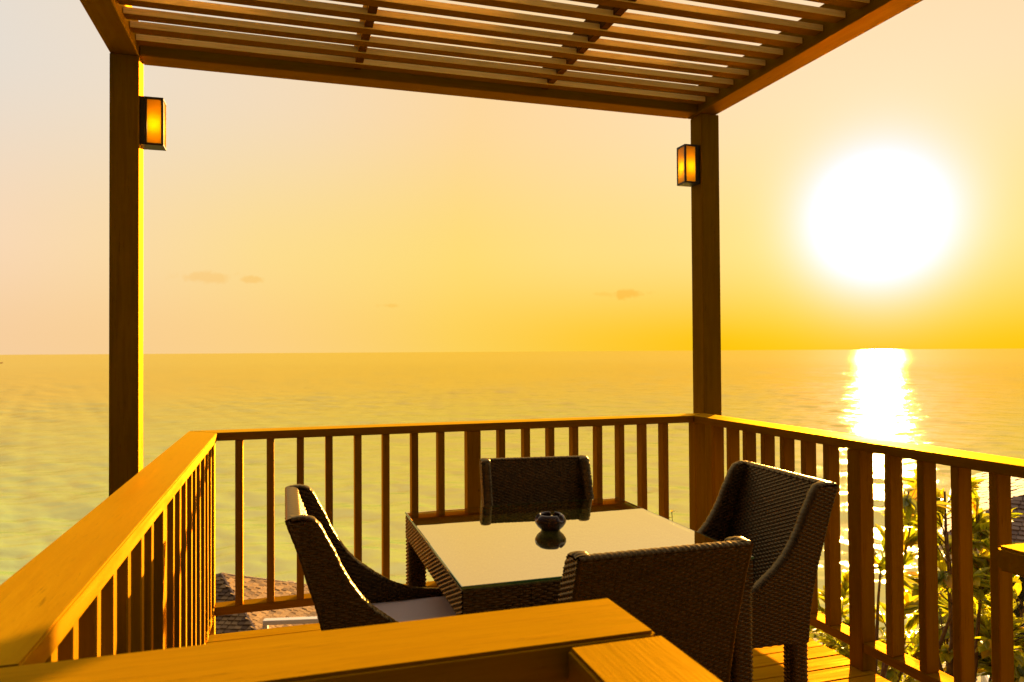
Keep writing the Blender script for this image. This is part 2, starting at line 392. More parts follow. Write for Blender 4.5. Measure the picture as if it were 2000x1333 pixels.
# ------------------------------------------------------------------ the setting: sea, hillside
SEA_Z = -28.0
WAVE_SLOPE = .029
def sea():
    # waves as real relief inside the part of the sea in view, flat sheet beyond
    A0, A1, NA, R0_, R1_, NR = R(-32), R(72), 1000, 78.0, 3500.0, 640
    az = np.linspace(A0, A1, NA); rad = R0_*(R1_/R0_)**np.linspace(0, 1, NR)
    AZ, RD = np.meshgrid(az, rad); X = RD*np.sin(AZ); Y = RD*np.cos(AZ); Z = np.zeros_like(X)
    sp = RD*math.log(R1_/R0_)/NR
    rg = np.random.default_rng(11)
    for k in range(64):
        lam = 3.2*(60/3.2)**(k/63)*rg.uniform(.9, 1.1)
        th = R(28)+rg.normal(0, .62); kx, ky = math.sin(th)*2*math.pi/lam, math.cos(th)*2*math.pi/lam
        slope = WAVE_SLOPE*rg.uniform(.6, 1.3)*(1.0 if lam < 14 else (14/lam)**.9)
        a = slope*lam/(2*math.pi)
        ph = X*kx+Y*ky+rg.uniform(0, 6.28)
        Z += a*(np.sin(ph)+.22*np.sin(2*ph+1.57))*np.clip((lam/sp-2.2)/2.5, 0, 1)
    # wind patches
    P = .75+.35*np.sin(X*.011+2*np.sin(Y*.006))*np.sin(Y*.013+1.3*np.sin(X*.009+1))
    edge = np.clip((AZ-A0)/R(2), 0, 1)*np.clip((A1-AZ)/R(2), 0, 1)*np.clip((R1_-RD)/900, 0, 1)*np.clip((RD-R0_)/3, 0, 1)
    Z = SEA_Z+Z*P*edge
    V = np.stack([X, Y, Z], -1).reshape(-1, 3); idx = np.arange(NA*NR).reshape(NR, NA)
    F = np.stack([idx[:-1, :-1], idx[1:, :-1], idx[1:, 1:], idx[:-1, 1:]], -1).reshape(-1, 4)
    acc = Acc(); acc.add(V, F)
    def ring(r0, r1, a0, a1, n):
        a = np.linspace(a0, a1, n+1); v = [(r*math.sin(q), r*math.cos(q), SEA_Z) for r in (r0, r1) for q in a]
        acc.add(v, [(q, q+n+1, q+n+2, q+1) for q in range(n)])
    ring(.01, R0_, A0, A0+2*math.pi, 48); ring(R0_, R1_, A1, A0+2*math.pi, 96)
    ring(R1_, 20000, A0, A0+2*math.pi, 360); ring(20000, 150000, A0, A0+2*math.pi, 360)
    o = link('sea', acc.mesh('sea', SEA)); tag(o, 'calm green and golden sea reaching to the horizon', kind='structure')
def hill_z(x, y):
    r = math.hypot(x, y*1.0)
    base = -3.9 - max(0, r-7)*.305
    a = math.atan2(x, y)
    base += 1.2*math.sin(a*5+.7)*min(1, r/40) + .6*math.sin(x*.21+y*.13)
    if r < 9: base = min(base, -3.2)
    return base
def hill():
    n = 200; rr = [0, 3, 6, 9, 12, 15, 18, 22, 26, 30, 35, 40, 45, 50, 56, 62, 68, 74, 80, 85, 90, 95, 100, 105, 112]
    v = [(0, 0, hill_z(0, 0))]; f = []
    for r in rr[1:]:
        for k in range(n):
            a = 2*math.pi*k/n; x, y = r*math.sin(a), r*math.cos(a)
            v.append((x, y, hill_z(x, y)+random.uniform(-.15, .15)*min(1, r/20)))
    for k in range(n): f.append((0, 1+(k+1) % n, 1+k))
    for j in range(len(rr)-2):
        for k in range(n):
            a = 1+j*n+k; b = 1+j*n+(k+1) % n; f.append((a, b, b+n, a+n))
    o = link('hillside', mesh_from('hillside', v, f, SOIL, True)); tag(o, 'brown planted hillside falling to the shore', kind='structure')
hill(); sea()
# the deck: one board after another, each an object under the deck
deck = empty('deck', (0, 0, 0)); tag(deck, 'timber deck of golden boards under the table', kind='structure')
dm = []
pit = .1017
for i in range(46):
    y1 = 3.812 - i*pit
    o = box('board', -.40, 2.352, y1-pit+.0065, y1, -.028, 0, DECK, deck, .0025)
    o.location.z -= random.uniform(0, .0018); o.rotation_euler = (R(random.uniform(-.25, .25)), 0, R(random.uniform(-.03, .03)))
bm = bmesh.new()
for x in (-.36, .3, .95, 1.6, 2.3): add_box(bm, x-.025, x+.025, -.86, 3.80, -.17, -.0285)
for x in (-.3, 2.25):
    for y in (-.6, 1.5, 3.6): add_box(bm, x-.06, x+.06, y-.06, y+.06, -5.2, -.171)
link('joist', bm_mesh('joist', bm, WOOD['Y']), deck)

# ------------------------------------------------------------------ railings
ZC0, ZC1 = .925, .965
BW, BD = .035, .064
XL0, XL1 = -.458, -.315       # left cap
YF0, YF1 = 3.82, 3.965        # far cap
XR0, XR1 = 2.30, 2.455        # right cap
YN0, YN1 = .907, 1.055        # near cap
def balu(parent, cx, cy, along, post=False, z0=.12, z1=ZC0):
    a = .075 if post else BW; b = .072 if post else BD
    if post: z0 = -.2
    if along == 'X': sx, sy = a, b
    else: sx, sy = b, a
    me = box_mesh('post' if post else 'baluster', sx, sy, z1-z0, WOOD['Z'], .003)
    o = link('post' if post else 'baluster', me, parent, (cx+random.uniform(-.0015, .0015), cy+random.uniform(-.0015, .0015), (z0+z1)/2))
    if not post: o.rotation_euler = (R(random.uniform(-.12, .12)), R(random.uniform(-.12, .12)), R(random.uniform(-1, 1)))
    return o
gq = .0015
# far railing
rf = empty('railing', (1.0, 3.89, 0)); tag(rf, 'far wooden railing facing the open sea behind the wicker table', 'railing', 'wooden railings round the deck')
def attach(o, root):
    o.parent = root; o.location = Vector(o.location)-Vector(root.location)
yb = YF0+.010+BD/2
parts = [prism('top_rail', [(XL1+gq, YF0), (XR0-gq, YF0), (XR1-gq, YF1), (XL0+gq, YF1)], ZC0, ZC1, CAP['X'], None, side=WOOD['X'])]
for x in [-.216, -.072, .071, .214, .357, .5, .648, .790, 1.125, 1.268, 1.413, 1.556, 1.700, 1.840, 1.983, 2.122]:
    parts.append(balu(None, x, yb, 'X'))
parts.append(balu(None, .967, yb, 'X', True)); parts.append(balu(None, XR0+.05, yb+.004, 'X', True)); parts.append(balu(None, XL1-.052, yb+.004, 'X', True))
for x0, x1 in ((XL1-.014, .929), (1.005, XR0+.012)):
    parts.append(box('bottom_rail', x0, x1, yb-BD/2-.001, yb+BD/2+.016, .08, .12, WOOD['X']))
for p in parts: attach(p, rf)
# left railing
rl = empty('railing', (-.38, 2.4, 0)); tag(rl, 'left wooden railing running from the lower corner along the sea side', 'railing', 'wooden railings round the deck')
xb = XL1-.014-BD/2
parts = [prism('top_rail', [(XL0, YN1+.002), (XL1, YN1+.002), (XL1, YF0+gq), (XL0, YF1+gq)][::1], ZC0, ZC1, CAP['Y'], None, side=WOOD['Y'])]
for y in [1.25, 1.375, 1.518, 1.66, 1.80, 1.96, 2.10]+[2.47+.152*k for k in range(9)]:
    parts.append(balu(None, xb, y, 'Y'))
parts.append(balu(None, xb-.002, 2.30, 'Y', True)); parts.append(balu(None, xb-.002, 1.02, 'Y', True))
for y0, y1 in ((1.06, 2.262), (2.338, yb-.034)):
    parts.append(box('bottom_rail', xb-BD/2-.016, xb+BD/2+.001, y0, y1, .08, .12, WOOD['Y']))
for p in parts: attach(p, rl)
# right railing
rr_ = empty('railing', (2.37, 2.3, 0)); tag(rr_, 'right wooden railing below the setting sun beside the wicker chair', 'railing', 'wooden railings round the deck')
xb = XR0+.014+BD/2
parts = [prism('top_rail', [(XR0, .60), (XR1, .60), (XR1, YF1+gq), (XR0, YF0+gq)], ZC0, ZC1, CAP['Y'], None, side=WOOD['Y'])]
for y in [3.645, 3.49, 3.342, 3.188, 3.038, 2.885, 2.733, 2.381, 2.222, 2.070, 1.918, 1.766, 1.614, 1.46, 1.31, 1.16, .86, .70]:
    parts.append(balu(None, xb, y, 'Y'))
parts.append(balu(None, xb, 2.56, 'Y', True)); parts.append(balu(None, xb, 1.0, 'Y', True))
for y0, y1 in ((1.04, 2.522), (2.598, yb-.034)):
    parts.append(box('bottom_rail', xb-BD/2-.001, xb+BD/2+.016, y0, y1, .08, .12, WOOD['Y']))
for p in parts: attach(p, rr_)
# near railing: along the bottom of the picture, then turning back beside the steps
rn = empty('railing', (.1, .98, 0)); tag(rn, 'near wooden railing with thick yellow top across the foreground', 'railing', 'wooden railings round the deck')
CT = .052
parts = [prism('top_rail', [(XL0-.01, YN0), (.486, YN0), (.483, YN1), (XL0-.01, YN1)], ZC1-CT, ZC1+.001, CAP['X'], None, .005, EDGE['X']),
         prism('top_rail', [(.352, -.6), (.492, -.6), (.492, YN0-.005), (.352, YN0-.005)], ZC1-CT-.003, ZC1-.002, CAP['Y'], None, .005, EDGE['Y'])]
for x in [-.20, -.05, .10, .25]: parts.append(balu(None, x, .98, 'X', z1=ZC1-CT))
for y in [.72, .57, .42, .27, .12]: parts.append(balu(None, .421, y, 'Y', z1=ZC1-CT-.003))
parts.append(balu(None, .42, .955, 'X', True, z1=ZC1-CT)); parts.append(balu(None, .42, -.5, 'Y', True, z1=ZC1-CT-.003))
parts.append(box('bottom_rail', -.30, .381, .945, 1.015, .08, .12, WOOD['X']))
parts.append(box('bottom_rail', .386, .456, -.46, .918, .08, .12, WOOD['Y']))
for p in parts: attach(p, rn)
# near right railing end
re_ = empty('railing', (1.5, 1.02, 0)); tag(re_, 'short railing end poking in at the lower right edge, in front of the right railing', 'railing', 'wooden railings round the deck')
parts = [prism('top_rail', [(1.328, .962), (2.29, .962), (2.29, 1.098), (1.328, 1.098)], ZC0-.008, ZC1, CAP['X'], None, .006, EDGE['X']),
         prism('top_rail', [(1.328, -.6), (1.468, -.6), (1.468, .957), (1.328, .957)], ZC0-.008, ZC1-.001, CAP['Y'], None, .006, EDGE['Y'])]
for x in [1.62, 1.77, 1.92, 2.07, 2.22]: parts.append(balu(None, x, 1.03, 'X', z1=ZC0-.008))
parts.append(balu(None, 1.475, 1.03, 'X', True, z1=ZC0-.008)); parts.append(balu(None, 1.40, -.5, 'Y', True, z1=ZC0-.008))
parts.append(box('bottom_rail', 1.515, 2.28, .995, 1.065, .08, .12, WOOD['X']))
for p in parts: attach(p, re_)

# ------------------------------------------------------------------ pergola
pg = empty('pergola', (0, 0, 0)); tag(pg, 'brown timber pergola with slatted roof standing over the deck', 'pergola')
PLX0, PLX1, PRX0, PRX1, PY0, PY1 = -.816, -.686, 2.464, 2.590, 3.97, 4.10
ZB = 2.82
for x0, x1 in ((PLX0, PLX1), (PRX0, PRX1)):
    for y0, y1 in ((PY0, PY1), (-1.2, -1.07)):
        box('post', x0, x1, y0, y1, -4.5, ZB-.0005, WOOD['Z'], pg, .004)
box('beam', PLX1+.0015, 2.438, PY0, PY1, ZB, ZB+.17, WOOD['X'], pg, .004)
box('beam', PLX1+.0015, 2.438, -1.2, -1.07, ZB, ZB+.17, WOOD['X'], pg, .004)
box('beam', PLX0, PLX1, -1.2, PY1, ZB, ZB+.17, WOOD['Y'], pg, .004)
box('beam', 2.44, 2.575, -1.2, PY1, ZB, ZB+.17, WOOD['Y'], pg, .004)
for k in range(33):
    y = 3.877 - k*.1455
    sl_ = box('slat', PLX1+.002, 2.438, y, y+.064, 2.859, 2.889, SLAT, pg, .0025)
    if k == 0:      # darker faces below, paler timber on the sides and top
        sl_.data.materials.append(SLATPALE)
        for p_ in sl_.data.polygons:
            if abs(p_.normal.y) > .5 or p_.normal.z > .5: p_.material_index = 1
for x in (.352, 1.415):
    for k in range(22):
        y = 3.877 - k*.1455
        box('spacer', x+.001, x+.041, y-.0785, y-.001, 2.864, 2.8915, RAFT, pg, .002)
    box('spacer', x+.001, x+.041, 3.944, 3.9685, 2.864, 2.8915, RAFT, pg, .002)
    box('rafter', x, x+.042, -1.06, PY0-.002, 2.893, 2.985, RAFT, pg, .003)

# ------------------------------------------------------------------ wall lamps
def lamp(name, xw, s, label):
    """box lamp on a post face at x = xw, facing s (+1 / -1) along x"""
    y0, y1, z0, z1 = 3.985, 4.085, 2.385, 2.625
    root = empty(name, (xw, 4.035, 2.5)); tag(root, label, 'wall lamp', 'box lamps on the pergola posts')
    yc = (y0+y1)/2; hw = (y1-y0)/2; dz0 = z0-2.5; dz1 = z1-2.5
    X = lambda a, b: (min(s*a, s*b), max(s*a, s*b))
    bm = bmesh.new()
    add_box(bm, *X(.0005, .022), -hw, hw, dz0, dz1, .001)
    link('back_plate', bm_mesh('back_plate', bm, METAL), root)
    bm = bmesh.new(); o = .108; t = .011
    add_box(bm, *X(.023, o), -hw, hw, dz1-t, dz1, .001)
    add_box(bm, *X(.023, o), -hw, hw, dz0, dz0+t, .001)
    for ys in (-1, 1):
        a, b = sorted((ys*hw, ys*(hw-t)))
        add_box(bm, *X(o-t, o), a, b, dz0+t+.0005, dz1-t-.0005, .0008)
        add_box(bm, *X(.023, .033), a, b, dz0+t+.0005, dz1-t-.0005, .0008)
    link('frame', bm_mesh('frame', bm, METAL), root)
    for ys in (-1, 1):
        bm = bmesh.new(); a, b = sorted((ys*(hw-.003), ys*(hw-.006))); add_box(bm, *X(.034, o-t-.001), a, b, dz0+t+.001, dz1-t-.001)
        link('pane', bm_mesh('pane', bm, PANE), root)
    bm = bmesh.new(); add_box(bm, *X(o-.006, o-.003), -hw+t+.001, hw-t-.001, dz0+t+.001, dz1-t-.001)
    link('pane', bm_mesh('pane', bm, PANE), root)
    bm = bmesh.new(); bmesh.ops.create_uvsphere(bm, u_segments=16, v_segments=10, radius=.019)
    for v in bm.verts: v.co = Vector((v.co.x+s*.062, v.co.y, v.co.z*1.5-.01))
    link('bulb', bm_mesh('bulb', bm, BULB, True), root)
lamp('wall_lamp', PLX1, 1, 'lit amber box lamp on the left pergola post')
lamp('wall_lamp', PRX0, -1, 'lit amber box lamp on the right pergola post')

# ------------------------------------------------------------------ wicker
ROW, COLP, AMP = .0070, .0180, .0050
def weave_h(a, b):
    """relief of a basket weave: a along the strands, b across the rows (numpy arrays, metres)"""
    j = np.floor(b/ROW); fb = b/ROW-j
    prof = np.sqrt(np.clip(1-(2*fb-1)**2, 0, 1))
    ov = .5+.5*np.cos(math.pi*(a/COLP+j))
    jit = .85+.3*np.abs(np.sin(j*12.9898+np.floor(a/COLP+.5*j)*7.233))
    return AMP*(prof*(.25+.95*ov*jit))
def sheet(P, N, A, Bc, mask_close=False):
    """grid of points P (r,c,3) pushed out along N by the weave; returns verts, faces"""
    H = weave_h(A, Bc)[..., None]
    V = (P+N*H).reshape(-1, 3); r, c = P.shape[:2]
    idx = np.arange(r*c).reshape(r, c)
    F = np.stack([idx[:-1, :-1], idx[:-1, 1:], idx[1:, 1:], idx[1:, :-1]], -1).reshape(-1, 4)
    i_, j_ = r//2, c//2
    fn = np.cross(P[i_, j_+1 if j_+1 < c else j_-1]-P[i_, j_], P[i_+1 if i_+1 < r else i_-1, j_]-P[i_, j_])*(1 if j_+1 < c else -1)*(1 if i_+1 < r else -1)
    if fn @ N[i_, j_] < 0: F = F[:, ::-1]
    return V, F
def flat_weave(acc, o, ua, ub, la, lb, n, da=COLP/4, db=ROW/5, flip=False):
    """rectangular woven sheet: origin o, strand direction ua (length la), row direction ub (length lb)"""
    ua, ub, n, o = map(np.array, (ua, ub, n, o))
    A = np.linspace(0, la, max(2, int(la/da)+1)); Bq = np.linspace(0, lb, max(2, int(lb/db)+1))
    AA, BB = np.meshgrid(A, Bq); P = o+AA[..., None]*ua+BB[..., None]*ub
    V, F = sheet(P, n*np.ones_like(P), AA+7, BB+7); acc.add(V, F)
def woven_post(acc, x0, x1, y0, y1, z0, z1):
    per = [(x0, y0), (x1, y0), (x1, y1), (x0, y1)]
    r = .012
    pts = []; nr = []
    for (cx, cy, a0) in ((x1-r, y0+r, -90), (x1-r, y1-r, 0), (x0+r, y1-r, 90), (x0+r, y0+r, 180)):
        for k in range(4):
            a = R(a0+k*30); pts.append((cx+r*math.cos(a), cy+r*math.sin(a))); nr.append((math.cos(a), math.sin(a)))
    # densify
    P2 = []; N2 = []; L = [0]
    n = len(pts)
    for i in range(n):
        a, b = np.array(pts[i]), np.array(pts[(i+1) % n]); na, nb = np.array(nr[i]), np.array(nr[(i+1) % n])
        d_ = np.linalg.norm(b-a); m_ = max(1, int(d_/(COLP/4)))
        for q in range(m_):
            t = q/m_; P2.append(a*(1-t)+b*t); nn = na*(1-t)+nb*t; N2.append(nn/np.linalg.norm(nn)); L.append(L[-1]+d_/m_)
    P2.append(P2[0]); N2.append(N2[0]); P2 = np.array(P2); N2 = np.array(N2); L = np.array(L)
    z = np.linspace(z0, z1, int((z1-z0)/(ROW/5))+1)
    P = np.zeros((len(z), len(P2), 3)); P[..., :2] = P2[None]; P[..., 2] = z[:, None]
    N = np.zeros_like(P); N[..., :2] = N2[None]
    V, F = sheet(P, N, np.broadcast_to(L[None], P.shape[:2])*(COLP*2*round(L[-1]/(COLP*2))/L[-1]), np.broadcast_to(z[:, None]+5, P.shape[:2])); acc.add(V, F)
    acc.add([(x0+.004, y0+.004, z0), (x1-.004, y0+.004, z0), (x1-.004, y1-.004, z0), (x0+.004, y1-.004, z0)], [(3, 2, 1, 0)])
def braid(acc, path, side, hw, hh, pitch=.030):
    """rolled, wrapped edge along path (k,3); side = unit vector across; hw/hh half widths"""
    path = np.array(path, float); seg = np.linalg.norm(np.diff(path, axis=0), axis=1); s = np.r_[0, np.cumsum(seg)]
    n = max(8, int(s[-1]/.004)); q = np.linspace(0, s[-1], n)
    P = np.stack([np.interp(q, s, path[:, i]) for i in range(3)], 1)
    T = np.gradient(P, axis=0); T /= np.linalg.norm(T, axis=1)[:, None]
    sd = np.broadcast_to(np.array(side, float), P.shape)
    up = np.cross(T, sd); up /= np.linalg.norm(up, axis=1)[:, None]
    m_ = 14; th = np.linspace(0, 2*math.pi, m_+1)
    ph = q[:, None]/pitch*2*math.pi
    rr = 1+.13*np.abs(np.sin(ph*.5+th[None]*1.0))**.7+.05*np.sin(ph*2-th[None])
    V = P[:, None]+sd[:, None]*(np.cos(th)[None]*rr*hw)[..., None]+up[:, None]*(np.sin(th)[None]*rr*hh)[..., None]
    idx = np.arange(n*(m_+1)).reshape(n, m_+1)
    F = np.stack([idx[:-1, :-1], idx[:-1, 1:], idx[1:, 1:], idx[1:, :-1]], -1).reshape(-1, 4)
    a_, b_, c_ = V[0, 0], V[0, 1], V[1, 0]
    if np.cross(b_-a_, c_-a_) @ (a_-P[0]) < 0: F = F[:, ::-1]
    acc.add(V.reshape(-1, 3), F)

Zr = [.365, .477, .567, .640, .708, .760, .80, .882]; Ur = [.126, .118, .098, .080, .058, .043, .031, .0]
def rear(z): return np.interp(z, Zr, Ur)
CU = [(.070, .882), (.087, .862), (.105, .825), (.124, .79), (.143, .745), (.170, .696), (.20, .652), (.237, .613), (.30, .564), (.36, .525), (.42, .500), (.49, .487), (.56, .480)]
def front(z):
    zz = [c[1] for c in CU][::-1]; uu = [c[0] for c in CU][::-1]
    return np.interp(z, [.365, .470]+zz, [.590, .585]+uu)
def chair_meshes(wd):
    """local: x forward, y across, z up; origin at the floor below the back edge"""
    h = wd/2; T = .040; out = {}
    # side panels: two skins
    for s, key in ((-1, 'arm_a'), (1, 'arm_b')):
        acc = Acc()
        z = np.linspace(.365, .882, int(.517/(ROW/5))+1)
        t = np.linspace(0, 1, int(.44/(COLP/4))+1)
        U = rear(z)[:, None]*(1-t)[None]+front(z)[:, None]*t[None]
        Z = np.broadcast_to(z[:, None], U.shape)
        for yy, ny in ((s*h, s), (s*(h-T), -s)):
            P = np.stack([U, np.full_like(U, yy), Z], -1); N = np.zeros_like(P); N[..., 1] = ny
            V, F = sheet(P, N, U+3, Z+5); acc.add(V, F)
        # bottom closing strip
        uu = np.linspace(rear(.365), .59, 20)
        P = np.stack([np.stack([uu, np.full_like(uu, y), np.full_like(uu, .365)], -1) for y in (s*h, s*(h-T))])
        idx = np.arange(40).reshape(2, 20); acc.add(P.reshape(-1, 3), np.stack([idx[:-1, :-1], idx[:-1, 1:], idx[1:, 1:], idx[1:, :-1]], -1).reshape(-1, 4))
        path = [(.588, s*(h-T/2), .372), (.585, s*(h-T/2), .44), (.575, s*(h-T/2), .476)]+[(u, s*(h-T/2), zq) for u, zq in CU[::-1]]+[(.045, s*(h-T/2), .889), (.012, s*(h-T/2), .887)]
        braid(acc, path, (0, 1, 0), T/2+.001, .007)
        path = [(rear(q)+.003, s*(h-.006), q) for q in np.linspace(.37, .886, 24)]
        braid(acc, path, (0, 1, 0), .009, .007)
        out[key] = acc.mesh('armrest', WICKER)
    # backrest: outer and inner skin
    acc = Acc(); y = np.linspace(-h+.008, h-.008, int((wd-.016)/(COLP/4))+1)
    for off, nx, z0 in ((0., -1, .365), (.034, 1, .40)):
        z = np.linspace(z0, .882, int((.882-z0)/(ROW/5))+1)
        yy = y if nx < 0 else np.linspace(-h+T, h-T, len(y))
        P = np.zeros((len(z), len(yy), 3)); P[..., 0] = (rear(z)+off)[:, None]; P[..., 1] = yy[None]; P[..., 2] = z[:, None]
        N = np.zeros_like(P); N[..., 0] = nx
        if nx > 0: A = np.broadcast_to(z[:, None], P.shape[:2])*2.0; Bq = np.broadcast_to(yy[None], P.shape[:2])+5
        A = np.broadcast_to(yy[None]+5, P.shape[:2]); Bq = np.broadcast_to(z[:, None]+5, P.shape[:2])
        V, F = sheet(P, N, A, Bq); acc.add(V, F)
    braid(acc, [(.018, yq, .884) for yq in np.linspace(-h+.004, h-.004, 30)], (1, 0, 0), .019, .008, .034)
    out['back'] = acc.mesh('backrest', WICKER)
    # front apron and dark underside
    acc = Acc(); flat_weave(acc, (.588, -h+T, .365), (0, 1, 0), (0, 0, 1), wd-2*T, .062, (1, 0, 0))
    flat_weave(acc, (.14, -h+T, .400), (1, 0, 0), (0, 1, 0), .44, wd-2*T, (0, 0, 1), COLP, ROW)
    acc.add([(.14, -h+T, .37), (.588, -h+T, .37), (.588, h-T, .37), (.14, h-T, .37)], [(3, 2, 1, 0)])
    out['apron'] = acc.mesh('apron', WICKER)
    # legs, slightly tapered feel from the weave
    for k, (x0, x1, s) in enumerate(((.126, .186, -1), (.126, .186, 1), (.528, .588, -1), (.528, .588, 1))):
        acc = Acc(); a, b = sorted((s*h, s*(h-.055))); woven_post(acc, x0, x1, a+(.003 if s < 0 else 0), b-(.003 if s > 0 else 0), 0.0, .366)
        out['leg%d' % k] = acc.mesh('leg', WICKER)
    # cushion
    bm = bmesh.new(); add_box(bm, .16, .575, -h+T+.006, h-T-.006, .432, .474)
    bmesh.ops.subdivide_edges(bm, edges=list(bm.edges), cuts=10, use_grid_fill=True)
    for v in bm.verts:
        if v.co.z > .468:
            dx = min(v.co.x-.16, .575-v.co.x); dy = h-T-.006-abs(v.co.y); e = min(dx, dy)
            v.co.z += .008*(1-math.exp(-max(e, 0)/.05))-.004*(1 if e < .004 else 0)
            v.co.z += .0022*math.sin(v.co.x*31+v.co.y*9)*math.sin(v.co.y*23+1)
    out['cushion'] = bm_mesh('seat_cushion', bm, CUSHION, True)
    return out
CM = {w_: chair_meshes(w_) for w_ in (.54,)}
def chair(x, y, rz, sc, label, wk=1.0):
    """x,y: floor point below the top of the back; rz: direction the chair faces"""
    r = empty('wicker_chair', (x, y, 0), rz); tag(r, label, 'chair', 'wicker chairs round the glass table')
    M = CM[.54]; r.scale = (sc, sc*wk, sc)
    link('backrest', M['back'], r)
    for k in ('arm_a', 'arm_b'): link('armrest', M[k], r)
    link('apron', M['apron'], r); link('seat_cushion', M['cushion'], r)
    for k in range(4): link('leg', M['leg%d' % k], r)
    return r
chair(.003, 2.39, 0, 1, 'brown wicker chair left of the table with its bare cushion in view')
chair(1.823, 2.352, R(180-2), 1, 'brown wicker chair between the table and the right railing')
chair(.915, 1.640, R(90), .957, 'brown wicker chair seen from behind, nearest the foreground railing', .94)
chair(1.116, 3.285, R(270-8), .957, 'brown wicker chair across the table, against the far railing', .97)

# ------------------------------------------------------------------ table
tb = empty('dining_table', (.932, 2.475, -.0275)); tag(tb, 'square brown wicker table with a reflecting glass top amid four chairs', 'table')
hx, hy = .465, .492
for sx in (-1, 1):
    for sy in (-1, 1):
        acc = Acc(); a = sorted((sx*hx, sx*(hx-.066))); b = sorted((sy*hy, sy*(hy-.066))); woven_post(acc, *a, *b, .0275, .632)
        link('leg', acc.mesh('leg', WICKER), tb)
for (o, ua, la, n) in (((-hx, -hy, .632), (1, 0, 0), 2*hx, (0, -1, 0)), ((-hx, hy, .632), (1, 0, 0), 2*hx, (0, 1, 0)),
                       ((-hx, -hy, .632), (0, 1, 0), 2*hy, (-1, 0, 0)), ((hx, -hy, .632), (0, 1, 0), 2*hy, (1, 0, 0))):
    acc = Acc(); flat_weave(acc, o, ua, (0, 0, 1), la, .086, n)
    o2 = tuple(np.array(o)-np.array(n)*.03); flat_weave(acc, o2, ua, (0, 0, 1), la, .086, tuple(-np.array(n)), .01, .01)
    L0 = np.array(o, float); L1 = L0+np.array(ua)*la; e = -np.array(n)*.015
    nn = np.array(n, float)
    braid(acc, np.linspace(L0+e+[0, 0, .084], L1+e+[0, 0, .084], 20), np.abs(nn), .017, .005)
    braid(acc, np.linspace(L0+e, L1+e, 20), np.abs(nn), .016, .004)
    link('apron', acc.mesh('apron', WICKER), tb)
acc = Acc(); flat_weave(acc, (-hx+.03, -hy+.03, .700), (0, 1, 0), (1, 0, 0), 2*hy-.06, 2*hx-.06, (0, 0, 1), COLP/3, ROW/3)
link('woven_top', acc.mesh('woven_top', WICKER_LIT), tb)
gt = link('glass_top', box_mesh('glass_top', 2*hx+.004, 2*hy+.004, .007, GLASSTOP, .001), tb, (0, 0, .7275))
mt_, t_, b_ = new_mat('clear_glass_underside'); t_.n.remove(b_)
tr_ = t_.add('ShaderNodeBsdfTransparent'); tr_.inputs[0].default_value = (.97, 1, .94, 1); t_.ln(tr_.outputs[0], t_.n['Material Output'].inputs[0])
gt.data.materials.append(mt_)
for p_ in gt.data.polygons:
    if p_.normal.z < .5: p_.material_index = 1
bm = bmesh.new()
GE = simple('glass_edge', (.03, .12, .05), .1, spec=.9)
for a in ((-hx-.0025, hx+.0025, -hy-.0045, -hy-.0025), (-hx-.0025, hx+.0025, hy+.0025, hy+.0045), (-hx-.0045, -hx-.0025, -hy-.0045, hy+.0045), (hx+.0025, hx+.0045, -hy-.0045, hy+.0045)):
    add_box(bm, *a, .7242, .7308)
link('glass_edge', bm_mesh('glass_edge', bm, GE), tb)

# ------------------------------------------------------------------ ashtray
def ashtray():
    prof = [(.0, .0), (.026, .0), (.034, .002), (.036, .005), (.046, .013), (.0545, .025), (.0555, .033), (.051, .043), (.043, .050), (.039, .0515), (.0355, .050), (.034, .046), (.036, .038), (.038, .028), (.034, .016), (.024, .010), (0, .009)]
    n = 96; v = []; f = []
    for i, (r, z) in enumerate(prof):
        for k in range(n):
            a = 2*math.pi*k/n; zz = z
            if z > .036:
                for na in (R(38), R(158), R(278)):
                    da = (a-na+math.pi) % (2*math.pi)-math.pi
                    dip = max(0, 1-(abs(da)/.20)**2)**.5 if abs(da) < .20 else 0
                    zz = min(zz, z-(z-.034)*dip*.85)
            v.append((r*math.cos(a), r*math.sin(a), zz))
    for i in range(len(prof)-1):
        for k in range(n): f.append((i*n+k, i*n+(k+1) % n, (i+1)*n+(k+1) % n, (i+1)*n+k))
    me = mesh_from('ashtray', v, f, CERAMIC, True)
    o = link('ashtray', me, None, (.915, 2.500, .7312-.0270), (0, 0, R(20))); o.scale = (1.03, 1.03, 1.14)
    tag(o, 'round dark brown glazed ashtray on the glass table', 'ashtray')
ashtray()

